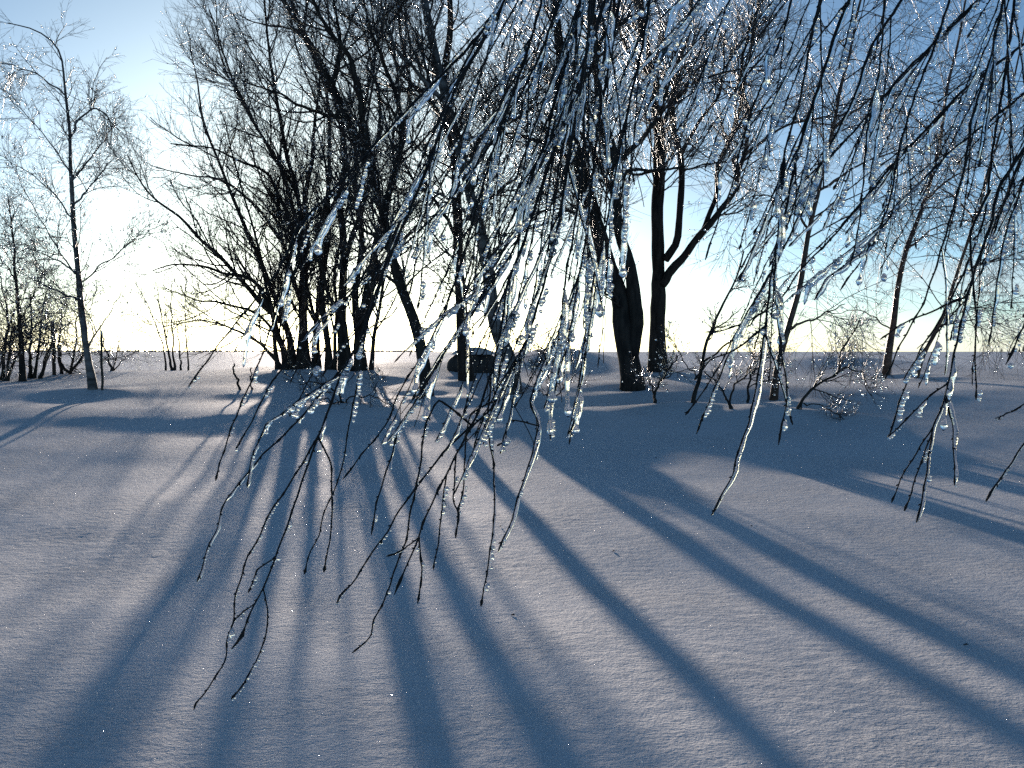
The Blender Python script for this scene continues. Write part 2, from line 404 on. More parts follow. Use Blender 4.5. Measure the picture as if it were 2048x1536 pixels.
# left birch, standing alone
tree('birch_tree', 'slender birch standing alone at left, its icy top bent over to the left', 'tree', (190, 778),
     [([(190,780),(178,730),(165,640),(153,530),(147,430),(140,342),(141,267),(131,191),(123,120),(103,82),(68,58),(15,44)], 0.3, .074, .009),
      ([(139,342),(100,285),(50,225),(0,170)], .6, .014, .004), ([(147,440),(100,380),(40,335),(-30,300)], -.5, .016, .004),
      ([(142,273),(160,236),(191,219),(219,239),(222,290)], .3, .025, .007), ([(150,548),(110,490),(60,400),(20,325)], .5, .016, .004),
      ([(160,567),(205,530),(267,485),(328,445)], -.6, .017, .005), ([(152,545),(70,500),(0,480)], .8, .017, .005),
      ([(145,360),(180,320),(215,270),(235,250)], -.4, .022, .006), ([(143,420),(190,360),(225,320)], .6, .022, .006),
      ([(131,191),(80,150),(20,130),(-30,120)], .3, .016, .006), ([(155,600),(90,570),(30,540)], -.8, .02, .006), ([(172,700),(205,650),(240,590)], .4, .02, .006)],
     21, BIRCH, TWIG, bushy(n=(12, 8, 4), l=((.5, 1.4), (.35, .8), (.18, .42)), r=((.005, .009), (.0032, .005), (.0024, .0034)), up=(.02, -.03, -.08), ang=((30, 65), (30, 60), (25, 60)), t0=.15), ice=3200, ice_r=(.006, .014))

# big left willow clump
tree('willow_tree', 'broad many-stemmed willow left of centre, stems fanning out to the left', 'tree', (590, 738),
     [([(575,740),(563,690),(540,620),(500,560),(444,547),(376,526),(308,540)], -1.2, .085, .012),
      ([(582,740),(572,660),(520,605),(444,516),(403,479),(359,434),(294,383),(255,310)], .8, .085, .012),
      ([(612,740),(606,640),(612,478),(608,403),(622,335),(625,273),(640,150)], 1.0, .13, .02),
      ([(610,560),(574,427),(547,362),(526,342),(485,325),(427,297),(342,287)], -1.0, .06, .012),
      ([(600,740),(608,560),(598,393),(571,290),(554,205),(543,130),(533,51),(520,-60)], -.6, .09, .015),
      ([(590,740),(570,640),(520,520),(470,400),(420,280),(395,180),(380,90)], 1.5, .08, .012),
      ([(580,738),(540,650),(470,610),(400,600),(325,575)], -2.0, .05, .010),
      ([(565,738),(530,695),(470,660),(400,640),(330,655)], 1.0, .045, .009),
      ([(600,600),(560,480),(500,400),(440,360),(380,350),(300,330)], 2.0, .055, .01),
      ([(605,500),(570,360),(500,230),(450,120),(420,20)], -1.6, .06, .012),
      ([(605,560),(650,420),(660,300),(650,180),(600,60),(560,-60)], 1.8, .07, .014),
      ([(598,393),(540,300),(480,200),(440,100),(430,0)], 1.2, .045, .01),
      ([(556,740),(548,650),(528,545),(500,440),(470,330),(440,220)], -.8, .05, .01), ([(628,742),(632,640),(642,540),(662,430),(695,320),(725,200)], .8, .055, .012),
      ([(640,742),(630,650),(604,540),(560,450),(500,380),(450,330)], 1.5, .05, .01)],
     22, BARK, TWIG, bushy(n=(19, 10, 5), l=((1.0, 2.7), (.5, 1.25), (.28, .62)), t0=.08), ice=4000)
tree('willow_tree', 'dark cluster of upright stems close behind the low sun', 'tree', (705, 742),
     [([(690,742),(683,640),(690,520),(680,400),(690,300),(660,171),(600,60),(570,-60)], 1.0, .12, .02),
      ([(722,745),(722,680),(735,600),(750,520),(770,420),(800,300),(820,180),(800,60),(790,-80)], -.5, .13, .02),
      ([(700,738),(688,650),(660,590),(640,530),(600,480),(560,400)], -1.2, .07, .012),
      ([(722,700),(712,600),(722,480),(710,350),(730,200),(760,60),(780,-60)], 1.4, .09, .015),
      ([(660,742),(650,650),(645,560),(660,440),(650,320),(620,200)], .5, .08, .012),
      ([(735,600),(790,500),(850,430),(900,330),(930,230)], .9, .06, .012), ([(690,520),(730,400),(760,250),(740,100),(700,-20)], -1.2, .07, .012),
      ([(668,743),(674,640),(670,540),(694,420),(700,300)], .6, .05, .01), ([(742,747),(750,660),(768,560),(792,460),(835,360),(850,250)], -.8, .05, .01)],
     23, BARK, TWIG, bushy(n=(15, 9, 4), l=((1.0, 2.7), (.5, 1.25), (.28, .62)), t0=.08), ice=5200)
tree('leaning_tree', 'dark trunk leaning left across the centre from beside the boulder', 'tree', (855, 792),
     [([(856,793),(845,707),(828,640),(797,554),(765,430),(735,320),(700,239),(666,171),(632,102),(602,50),(554,-20),(500,-120)], 1.0, .105, .03),
      ([(745,350),(725,230),(700,120),(656,50),(608,-40)], -1.0, .075, .02), ([(765,430),(800,300),(790,180),(740,60),(720,-60)], .8, .06, .015),
      ([(700,239),(620,220),(540,180),(480,160)], -.8, .04, .01), ([(797,554),(760,480),(690,440),(640,400)], -1.0, .04, .01), ([(666,171),(680,80),(660,-30)], .8, .05, .015)],
     24, BARK, TWIG, bushy(n=(15, 9, 4), l=((1.0, 2.7), (.5, 1.25), (.28, .62)), t0=.14), ice=4200)
tree('upright_tree', 'straight dark trunk rising from beside the snow-capped boulder', 'tree', (937, 760),
     [([(937,762),(923,673),(920,537),(913,400),(905,280),(890,150),(900,0),(880,-140)], .4, .135, .045),
      ([(913,400),(950,300),(1000,220),(1050,160),(1090,60)], .8, .06, .014), ([(905,280),(860,200),(800,140),(760,40)], -.6, .06, .014),
      ([(918,480),(870,400),(820,350),(790,280)], -.8, .045, .012), ([(920,450),(980,400),(1040,350),(1090,330)], 1.2, .045, .012)],
     25, BARK, TWIG, bushy(n=(16, 9, 4), l=((1.0, 2.7), (.5, 1.25), (.28, .62)), t0=.14), ice=3400)
tree('birch_tree', 'pale grey birch trunk leaning left behind the hanging branches', 'tree', (1029, 788),
     [([(1030,790),(1019,728),(992,653),(978,543),(957,451),(934,362),(896,212),(872,120),(855,34),(840,-60),(820,-160)], .8, .13, .06),
      ([(934,362),(980,280),(1010,180),(1030,60)], .9, .05, .012), ([(896,212),(840,150),(790,90),(760,0)], -.7, .05, .012),
      ([(978,543),(1030,470),(1090,420),(1130,380)], .8, .035, .01), ([(957,451),(900,400),(840,380),(790,390)], -1.0, .035, .01), ([(992,640),(940,580),(880,560)], -.8, .03, .008)],
     26, BIRCH, TWIG, bushy(n=(16, 9, 4), l=((1.0, 2.7), (.5, 1.25), (.28, .62)), up=(.03, .0, -.05), t0=.14), ice=4200)
# right pair
tree('forked_tree', 'heavy dark tree at right with trunk forked low into two curved stems', 'tree', (1266, 780),
     [([(1266,782),(1262,720),(1250,650),(1238,580),(1213,520),(1188,440),(1160,340),(1130,230),(1122,120),(1112,0),(1100,-120)], .6, .2, .055),
      ([(1262,715),(1276,640),(1262,540),(1240,470),(1229,390),(1228,320),(1200,220),(1190,100),(1180,-60)], -.4, .14, .05),
      ([(1262,660),(1235,602),(1212,588),(1190,573)], -.2, .035, .018),
      ([(1228,330),(1250,310),(1290,270),(1330,200),(1350,100)], .6, .06, .014), ([(1160,340),(1100,290),(1030,270),(960,260)], .9, .05, .012),
      ([(1228,350),(1290,340),(1380,335),(1460,320)], .5, .035, .01), ([(1130,230),(1180,140),(1220,40),(1240,-60)], -.8, .06, .014), ([(1190,440),(1120,420),(1050,430)], -.6, .035, .01),
      ([(1229,390),(1200,330),(1150,250),(1090,150)], 1.2, .05, .012)],
     27, BARK, TWIG, bushy(n=(16, 9, 4), l=((1.0, 2.7), (.5, 1.25), (.28, .62)), t0=.3), ice=4200)
tree('tall_tree', 'tallest black trunk at right with a thick limb reaching to the right', 'tree', (1316, 742),
     [([(1315,744),(1316,640),(1318,540),(1316,420),(1320,330),(1318,250),(1300,150),(1285,50),(1275,-80)], .5, .18, .075),
      ([(1330,520),(1356,476),(1360,398),(1362,310),(1345,240),(1350,150),(1375,60),(1395,-60)], .7, .09, .03),
      ([(1325,570),(1372,505),(1400,470),(1440,425),(1470,380),(1490,310),(1500,220)], -.6, .10, .03),
      ([(1405,465),(1432,395),(1440,320),(1475,240),(1500,120),(1520,0)], .5, .06, .016),
      ([(1318,260),(1350,200),(1400,160),(1470,140),(1540,130)], .8, .05, .012), ([(1320,340),(1270,350),(1210,345)], -.4, .04, .012),
      ([(1490,310),(1540,270),(1610,240),(1690,230)], -.5, .035, .010), ([(1500,230),(1480,150),(1500,60),(1540,-40)], .7, .04, .012),
      ([(1300,150),(1250,90),(1230,0)], -.6, .05, .012), ([(1362,310),(1400,240),(1440,180),(1450,60)], 1.0, .045, .012)],
     28, BARK, TWIG, bushy(n=(16, 9, 4), l=((1.0, 2.7), (.5, 1.25), (.28, .62)), t0=.38), ice=3000)
# slim birches at the right
BIRCHY = dict(n=(14, 8, 4), l=((1.2, 3.0), (.6, 1.4), (.3, .7)), r=((.007, .014), (.0045, .007), (.003, .0045)), up=(-.02, -.08, -.14), ang=((40, 80), (30, 60), (25, 60)), wob=.08)
tree('slim_birch', 'slim reddish birch stem leaning right among the low shrubs', 'tree', (1545, 800),
     [([(1545,802),(1560,720),(1577,660),(1600,560),(1620,460),(1640,380),(1665,260),(1690,140),(1720,0),(1740,-100)], .5, .06, .016),
      ([(1577,660),(1620,640),(1690,610)], .6, .025, .007), ([(1640,380),(1720,330),(1800,300),(1880,310)], .5, .025, .007), ([(1665,260),(1740,200),(1820,190),(1900,220)], -.5, .025, .007), ([(1620,460),(1560,400),(1490,390)], .4, .025, .007)],
     29, REDBARK, TWIGRED, bushy(**BIRCHY, t0=.3), ice=3200)
tree('slim_birch', 'slim reddish birch stem behind the right-hand drift', 'tree', (1770, 750),
     [([(1770,752),(1785,660),(1795,590),(1812,500),(1850,400),(1880,280),(1900,150),(1930,0),(1945,-80)], .5, .08, .02),
      ([(1812,500),(1880,450),(1960,440)], .6, .03, .008), ([(1850,400),(1930,340),(2020,330)], -.5, .03, .008), ([(1880,280),(1800,220),(1720,230)], .6, .03, .008), ([(1785,660),(1720,620),(1660,630)], -.5, .02, .007)],
     30, REDBARK, TWIGRED, bushy(**BIRCHY, t0=.22), ice=3600)
tree('slim_birch', 'thin birch stem leaning hard to the right near the right edge', 'tree', (1828, 756),
     [([(1828,758),(1850,710),(1880,650),(1910,560),(1950,440),(1990,300),(2030,150),(2060,0)], -.4, .05, .014),
      ([(1910,560),(1980,520),(2060,520)], .6, .025, .007), ([(1950,440),(1890,380),(1820,370)], -.5, .025, .007), ([(1880,650),(1960,640),(2040,660)], .5, .02, .006)],
     31, REDBARK, TWIGRED, bushy(**BIRCHY, t0=.15), ice=3000)
# shrubs in front of the right trees
SH = dict(n=(7, 6, 3), l=((.4, .9), (.2, .5), (.1, .25)), r=((.006, .014), (.0045, .007), (.003, .005)), wob=.16, curl=.06)
tree('low_shrub', 'leaning shrub with a long stem rising to the right beside the tallest trunk', 'shrub', (1386, 806),
     [([(1385,808),(1400,740),(1415,690),(1430,640),(1450,600),(1470,560),(1490,500)], .4, .055, .012), ([(1403,735),(1450,690),(1500,650),(1545,612)], .5, .03, .008), ([(1396,755),(1365,720),(1350,690)], -.3, .018, .006)],
     41, BARK, TWIG, bushy(**SH, t0=.2), ice=260, stem='stem')
tree('low_shrub', 'small forked shrub poking from the snow below the two big trunks', 'shrub', (1310, 806),
     [([(1310,808),(1312,780),(1330,750),(1357,713)], .3, .045, .010), ([(1310,796),(1304,775),(1298,755)], -.2, .025, .008)],
     42, BARK, TWIG, bushy(**SH, t0=.3), ice=240, stem='stem')
tree('low_shrub', 'crooked V-shaped shrub nearest the camera under the right trees', 'shrub', (1462, 818),
     [([(1462,820),(1450,790),(1425,762),(1408,740)], .2, .03, .009), ([(1464,820),(1463,785),(1480,765),(1500,738),(1520,690)], .3, .03, .009)],
     43, BARK, TWIG, bushy(**SH, t0=.2), ice=120, stem='stem')
tree('low_shrub', 'sprawling shrub spreading right over the snow, hung with ice drops', 'shrub', (1592, 818),
     [([(1592,820),(1620,785),(1650,762),(1678,740),(1692,690),(1720,640)], .4, .04, .009), ([(1600,806),(1640,812),(1670,825),(1690,840)], -.5, .016, .006), ([(1650,762),(1690,735),(1720,745),(1740,790)], -.2, .018, .006)],
     44, BARK, TWIG, bushy(**SH, t0=.2), ice=620, stem='stem')
tree('low_shrub', 'thin upright shrub between the leaning shrub and the slim reddish birch', 'shrub', (1495, 806),
     [([(1495,808),(1502,740),(1512,680),(1530,600)], .2, .035, .009), ([(1500,750),(1530,700),(1550,660)], .3, .02, .007)],
     45, BARK, TWIG, bushy(**SH, t0=.15), ice=460, stem='stem')
tree('low_shrub', 'small bare shrub on the snow right of the pale leaning birch', 'shrub', (1100, 816),
     [([(1100,818),(1104,775),(1094,740),(1085,700)], .2, .032, .008), ([(1101,800),(1130,770),(1160,740)], .2, .018, .006), ([(1101,800),(1080,780),(1060,770)], .1, .018, .006)],
     46, BARK, TWIG, bushy(**SH, t0=.15), ice=240, stem='stem')
tree('low_shrub', 'wispy shrub on top of the snow mound behind the centre trunks', 'shrub', (1140, 690),
     [([(1138,692),(1130,660),(1110,630)], .3, .02, .006), ([(1142,692),(1160,665),(1180,640)], -.3, .02, .006), ([(1130,692),(1100,680),(1070,670)], .2, .016, .005)],
     50, BARK, TWIG, bushy(**SH, t0=.05), ice=500, stem='stem')
tree('low_shrub', 'tangle of bent twigs lying in front of the dark stem cluster', 'shrub', (690, 806),
     [([(690,808),(668,780),(640,765),(600,770)], .3, .03, .008), ([(690,800),(720,790),(760,800),(790,815)], -.3, .02, .007), ([(688,806),(650,800),(620,812)], -.4, .02, .007)],
     47, BARK, TWIG, bushy(**SH, t0=.1), ice=160, stem='stem')
tree('bare_sapling', 'two bare thin stems standing in the snow left of the willow', 'sapling', (480, 780),
     [([(479,784),(472,755),(465,728)], .05, .025, .014), ([(504,778),(503,755),(502,735)], .05, .014, .010)], 48, BARK, TWIG,
     [dict(n=2, t0=.3, t1=1, ang=(20, 50), lng=(.08, .2), M=4, rad=(.003, .005)), dict(n=1, t0=.3, t1=1, ang=(20, 50), lng=(.05, .1), M=3, rad=(.003, .004))], stem='stem')
tree('young_sapling', 'clump of thin upright saplings on open snow against the bright horizon', 'sapling', (345, 741),
     [([(345,742),(335,700),(325,640),(315,580)], .3, .05, .012), ([(350,742),(345,680),(342,600),(345,560)], -.3, .045, .01), ([(362,741),(358,690),(352,640)], .4, .04, .01), ([(377,740),(372,680),(370,610),(372,570)], .2, .03, .01), ([(332,740),(326,690),(300,620),(270,560)], -.4, .035, .01)],
     49, BARK, TWIG, bushy(n=(8, 5, 3), l=((.8, 1.6), (.4, .8), (.2, .4)), t0=.25), ice=300, stem='stem')
# thicket at far left
THK = dict(n=(12, 8, 4), r=((.006, .012), (.004, .006), (.003, .004)), l=((.7, 1.7), (.4, .9), (.25, .5)), t0=.1, wob=.14, curl=.05, ang=((30, 75), (30, 65), (25, 60)), up=(.05, .04, .0))
tree('thin_birch', 'thin young birch in the left thicket, taller than the bushes around it', 'tree', (45, 763),
     [([(46,765),(44,720),(40,640),(33,580),(28,500),(22,430),(15,390)], .3, .07, .012), ([(40,640),(70,590),(90,540)], .4, .02, .007), ([(30,560),(0,510),(-30,480)], -.4, .02, .007)],
     51, BARK, TWIG, bushy(**THK), ice=1800)
tree('thicket_bush', 'dense icy bush at the left edge beside the thin young birch', 'bush', (10, 762),
     [([(5,764),(10,700),(15,650),(10,600),(0,540)], .5, .05, .01), ([(15,762),(20,700),(25,640),(40,590)], -.5, .04, .01), ([(0,762),(-15,700),(-30,640)], .4, .04, .01), ([(12,760),(30,720),(55,680),(70,650)], .8, .04, .01)],
     52, BARK, TWIG, bushy(**THK), ice=1400, stem='stem')
tree('thicket_bush', 'dense icy bush between the thin birch and the wooden post', 'bush', (70, 757),
     [([(60,758),(61,690),(63,640),(58,580)], .5, .05, .01), ([(80,756),(90,720),(100,690),(120,640)], -.4, .045, .01), ([(68,757),(80,690),(85,620),(100,560)], .6, .04, .01)],
     53, BARK, TWIG, bushy(**THK), ice=1600, stem='stem')
tree('thicket_bush', 'icy bush behind the lone birch, its lowest bough sagging in a loop', 'bush', (132, 748),
     [([(124,749),(118,700),(122,650),(125,600)], .4, .04, .01), ([(118,690),(122,725),(138,745),(155,728),(168,706)], -.3, .055, .03), ([(140,748),(150,700),(155,640),(175,590)], .6, .035, .01)],
     54, BARK, TWIG, bushy(**THK), ice=1200, stem='stem')
tree('thicket_bush', 'low yellowish bush right of the lone birch against the bright snow', 'bush', (222, 742),
     [([(224,744),(216,715),(208,690),(200,650)], .3, .05, .01), ([(226,743),(235,700),(248,660)], -.3, .03, .008), ([(224,743),(260,710),(300,690)], .3, .025, .008)],
     55, BARK, TWIG, bushy(**{**THK, 'n': (10, 7, 4)}), ice=500, stem='stem')

# ------------------------------------------------------------------ boulder, posts, scraps, far spruces
STONE = mat_bark('dark_stone', (.02, .02, .02), (.07, .065, .06), 5, .7, 0, (1, 1, 1))
WOOD = mat_bark('weathered_wood', (.03, .024, .018), (.10, .08, .06), 20, .7, 0, (1, 1, .08))
def boulder():
    import bmesh
    rng = np.random.default_rng(71)
    G = ground_at(945, 742); Y = G[1]; w = 108/FPX*Y/2
    root = empty('boulder', G, 'dark boulder with a flat cap of snow between the centre trunks', 'boulder')
    bm = bmesh.new(); bmesh.ops.create_icosphere(bm, subdivisions=4, radius=1)
    v = np.array([x.co[:] for x in bm.verts]); f = np.array([[q.index for q in x.verts] for x in bm.faces]); bm.free()
    k = rng.normal(size=(14, 3)); ph = rng.uniform(0, 6.28, 14)
    d = sum(np.sin(v@(kk*2.2)+p) for kk, p in zip(k, ph))/14
    s = v*(1+.55*d[:, None]); s = np.sign(s)*np.abs(s)**.85
    s = s*np.array([w*.98, w*.7, .33]); s[:, 2] += .14
    add('stone', mesh_from('stone', s, None, f), STONE, root)
    up = np.clip(v[:, 2], 0, 1); c = v*(1+.55*d[:, None]); c = np.sign(c)*np.abs(c)**.85
    c = c*np.array([w*1.0, w*.74, .33]); c[:, 2] = np.maximum(c[:, 2], .16)+.145+.09*up**.4
    keep = v[:, 2] > .3; ff = f[keep[f].all(1)]
    add('snow_cap', mesh_from('snow_cap', c, None, ff), SNOW, root)
boulder()
def post(px_base, px_top, r, label, seed):
    rng = np.random.default_rng(seed); G = ground_at(*px_base)
    root = empty('wooden_post', G, label, 'post')
    Q = catmull([G-np.array([0, 0, .2]), (G+at(*px_top, G[1]))/2, at(*px_top, G[1])], 12); Q[1:, :2] += smooth_noise(rng, (1, 12, 2), 1)[0][1:]*.008
    R = r*(1+.06*smooth_noise(rng, (1, 12), 1)[0])
    tubes('shaft', [(Q[None], R[None])], 9, WOOD, root, G, cap=True)
    top = Q[-1]; P = np.stack([top+np.array([0, 0, z]) for z in (-.01, .03, .055)])
    tubes('snow_cap', [(P[None], np.array([[r*1.12, r*1.0, r*.35]]))], 9, SNOW, root, G, cap=True)
post((109, 750), (105, 646), .05, 'upright wooden post in the icy thicket left of the lone birch', 61)
post((82, 751), (98, 705), .04, 'leaning wooden prop beside the upright post in the thicket', 62)
post((204, 780), (202, 668), .022, 'thin stake standing close beside the lone birch trunk', 63)
rs = np.random.default_rng(64)
for k, (px, py) in enumerate(((1026, 1232), (1227, 1104), (1503, 1053), (1932, 1292), (1001, 1054), (1312, 916))):
    G = ground_at(px, py); a = rs.uniform(0, 6.28); L = rs.uniform(.008, .016)
    d = np.array([math.cos(a), math.sin(a), .12]); P = np.stack([-d*L, d*L*.1+np.array([0, 0, .003]), d*L])
    o = tubes('bark_scrap', [(P[None]+G, np.array([[.002, .005, .0015]]))], 6, BARK, None, G, cap=True)
    o.location = G+np.array([0, 0, .005]); o['label'] = ('dark bark scrap on the snow just right of the lowest centre twig tips', 'dark bark scrap on lit snow right of the centre branch tips', 'bark scrap on shaded snow near the long single hanging twig', 'bark scrap on the snow nearest the bottom right corner', 'bark scrap between the two long twig tips at centre', 'bark scrap farthest back, on shaded snow below the forked tree')[k]; o['category'] = 'bark scrap'; o['group'] = 'bark scraps scattered on the snow'
SPR = mat_bark('far_spruce_green', (.015, .025, .02), (.03, .045, .035), .8, .9)
for k, (px, h, ) in enumerate(((1985, 4.0), (2003, 6.5), (2015, 4.8), (2027, 5.5), (2038, 7.5), (2046, 10.5))):
    Y = 1500.0; x = (px-1024)/FPX*Y; G = np.array([x, Y, float(height(x, Y))])
    root = empty('distant_spruce', G, ('leftmost and lowest of the tiny dark spruces on the far right horizon', 'second from left of the tiny spruces on the far right horizon', 'third from left of the tiny spruces on the far right horizon', 'fourth from left of the tiny spruces on the far right horizon', 'fifth from left of the tiny spruces on the far right horizon', 'tallest of the tiny dark spruces on the horizon at the right edge')[k], 'tree', 'row of spruces on the far horizon')
    zs, rr = [], []
    for t in range(5):
        zs += [h*(.12+.17*t), h*(.12+.17*t+.15)]; rr += [h*.24*(1-.17*t), h*.10*(1-.17*t)]
    zs.append(h); rr.append(.05)
    tubes('crown', [(G+np.stack([np.zeros(11), np.zeros(11), np.array(zs)], -1)[None], np.array(rr)[None])], 8, SPR, root, G)
    tubes('trunk', [(G+np.array([[0, 0, -.5], [0, 0, h*.1], [0, 0, h*.3]])[None], np.full((1, 3), h*.03))], 6, BARK, root, G)

# ------------------------------------------------------------------ the near birch whose iced branches hang into the view
def near_birch():
    rng = np.random.default_rng(90)
    bx, by = 3.1, .7
    G = np.array([bx, by, float(height(bx, by))])
    root = empty('weeping_birch', G, 'birch overhead whose long drooping ice-hung branches fill the foreground', 'tree')
    tr = catmull([G-np.array([0, 0, .2]), (3.08, .7, 1.2), (2.98, .78, 2.6), (2.95, .8, 4.2), (2.85, .75, 6.0)], 30)
    tubes('trunk', [(tr[None], np.linspace(.16, .07, 30)[None]*(1+.5*np.exp(-np.linspace(0, 1, 30)*25)))], 14, BIRCH, root, G, cap=True)
    LA = catmull([(2.97, .79, 2.9), (2.3, 1.0, 3.35), (1.5, 1.2, 3.35), (.8, 1.4, 3.0), (.35, 1.5, 2.72), (.05, 1.55, 2.5)], 40)
    LB = catmull([(2.99, .77, 2.35), (2.4, 1.2, 2.85), (1.8, 1.5, 2.9), (1.3, 1.65, 2.7), (.98, 1.7, 2.5)], 40)
    LC = catmull([(3.0, .77, 2.0), (2.5, 1.3, 2.35), (1.9, 1.7, 2.35), (1.5, 1.8, 2.2)], 40)
    for Lm, r in ((LA, .034), (LB, .030), (LC, .024)):
        tubes('limb', [(Lm[None], np.linspace(r, .008, 40)[None])], 10, NEARTWIG, root, G, cap=True)
    limbpts = np.concatenate([LA[12:], LB[14:], LC[16:]])
    # traced main branches: (pixels from the top down, depth at top, depth at tip, r0, r1)
    MAIN = [
     ([(1019,-4),(930,103),(855,178),(770,267),(684,362),(598,451),(564,530),(500,612),(441,684),(405,735),(376,773)], 1.62, 1.38, .0052, .0013),
     ([(1010,-4),(958,96),(917,164),(896,219),(852,342),(811,440),(770,533),(746,605),(718,684),(684,745),(650,840),(623,909),(600,975),(577,1045),(553,1108),(530,1170),(506,1213),(483,1272),(463,1299)], 1.55, 1.30, .0056, .0013),
     ([(1162,-4),(1139,103),(1108,205),(1091,287),(1067,342),(1036,480),(990,560),(930,640),(880,720),(845,790),(799,850),(784,909),(772,944),(752,1010),(743,1071)], 1.50, 1.42, .0050, .0013),
     ([(1211,-4),(1163,154),(1098,328),(1046,489),(1016,564),(1005,639),(992,708),(964,803),(944,850),(897,893),(838,967),(795,1026),(772,1069),(744,1104),(725,1135),(709,1162),(682,1188),(674,1207)], 1.45, 1.30, .0054, .0013),
     ([(1085,-4),(1050,120),(1000,260),(960,390),(925,520),(890,620),(850,700),(800,780),(772,850),(721,912),(686,959)], 1.68, 1.5, .0042, .0013),
     ([(1190,-4),(1165,150),(1140,300),(1120,430),(1090,560),(1060,660),(1030,740),(1000,800),(940,858),(893,948),(869,995),(850,1037),(836,1077),(819,1120),(799,1162),(789,1190)], 1.40, 1.28, .0050, .0013),
     ([(1240,-4),(1220,120),(1195,260),(1180,400),(1165,520),(1130,640),(1090,720),(1060,800),(1077,850),(1061,920),(1038,987),(1022,1045),(995,1104)], 1.55, 1.35, .0042, .0013),
     ([(1180,-4),(1170,180),(1165,330),(1150,450),(1130,560),(1120,680),(1112,760),(1103,830),(1101,880)], 1.36, 1.34, .0040, .0013),
     ([(1400,-4),(1345,80),(1300,160),(1272,250),(1262,330),(1270,370)], 1.6, 1.5, .0036, .0012),
     ([(1120,-4),(1080,110),(1020,230),(960,320),(900,400),(830,470),(760,530),(690,590),(640,640),(600,690),(540,770),(500,850),(470,900)], 1.75, 1.5, .0044, .0013),
     ([(1300,-4),(1285,90),(1260,200),(1235,320),(1215,440),(1190,540),(1172,650),(1160,760),(1150,840),(1138,868)], 1.5, 1.42, .0040, .0013),
     ([(1700,-4),(1676,51),(1649,137),(1621,222),(1594,308),(1570,427),(1545,530),(1531,650),(1515,759),(1498,844),(1473,912),(1467,948),(1451,975),(1432,1014),(1422,1030)], 1.55, 1.35, .0056, .0014),
     ([(1806,-4),(1741,96),(1710,191),(1656,301),(1621,376),(1585,460),(1545,540),(1500,620),(1462,700),(1430,775),(1392,868)], 1.62, 1.45, .0048, .0013),
     ([(2052,85),(1929,178),(1826,287),(1775,342),(1720,410),(1660,480),(1600,540),(1560,600),(1500,640),(1450,660),(1410,665)], 1.7, 1.5, .0048, .0013),
     ([(2052,185),(1912,294),(1844,362),(1758,461),(1724,505),(1690,530),(1650,560),(1630,600)], 1.55, 1.45, .0050, .0013),
     ([(2052,290),(1997,376),(1980,455),(1956,520),(1936,588),(1912,690),(1891,793),(1865,860),(1850,967),(1834,1045)], 1.50, 1.30, .0056, .0014),
     ([(2008,-4),(1980,120),(1943,239),(1930,330),(1900,440),(1870,540),(1845,610),(1800,690),(1770,760)], 1.45, 1.4, .0046, .0013),
     ([(1963,-4),(1895,62),(1809,143),(1758,205),(1683,290),(1620,350),(1570,400),(1520,470),(1480,540)], 1.72, 1.55, .0046, .0013),
     ([(1584,-4),(1567,62),(1536,143),(1505,215),(1480,300),(1465,370),(1440,430),(1410,520)], 1.5, 1.42, .0042, .0013),
     ([(1900,-4),(1870,90),(1830,190),(1800,290),(1780,400),(1750,480),(1705,545),(1680,580)], 1.6, 1.48, .0042, .0013),
     ([(2052,350),(2010,470),(1995,560),(1985,640),(1978,690)], 1.4, 1.35, .0036, .0013),
     ([(1980,380),(1940,470),(1953,639),(1950,700),(1953,800)], 1.48, 1.42, .0026, .0013),
     ([(2052,880),(2020,930),(1995,965),(1971,1002)], 1.28, 1.2, .0022, .0014),
     ([(2052,806),(2025,822),(1990,838)], 1.4, 1.36, .0020, .0013),
     ([(1640,-4),(1620,90),(1600,200),(1570,300),(1560,420),(1548,560),(1560,680),(1575,790),(1556,890)], 1.42, 1.36, .0036, .0013),
     ([(2030,-4),(2010,150),(1985,300),(1970,430),(1930,540),(1880,640),(1840,700),(1800,800),(1780,870)], 1.62, 1.42, .0044, .0013),
     ([(2052,640),(2030,690),(2012,730)], 1.3, 1.26, .002, .0013),
     ([(1460,-4),(1425,90),(1400,170),(1370,240),(1345,270)], 1.7, 1.6, .0032, .0012),
     ([(1770,-4),(1760,130),(1735,260),(1725,380),(1715,470),(1700,530)], 1.38, 1.34, .0034, .0012)]
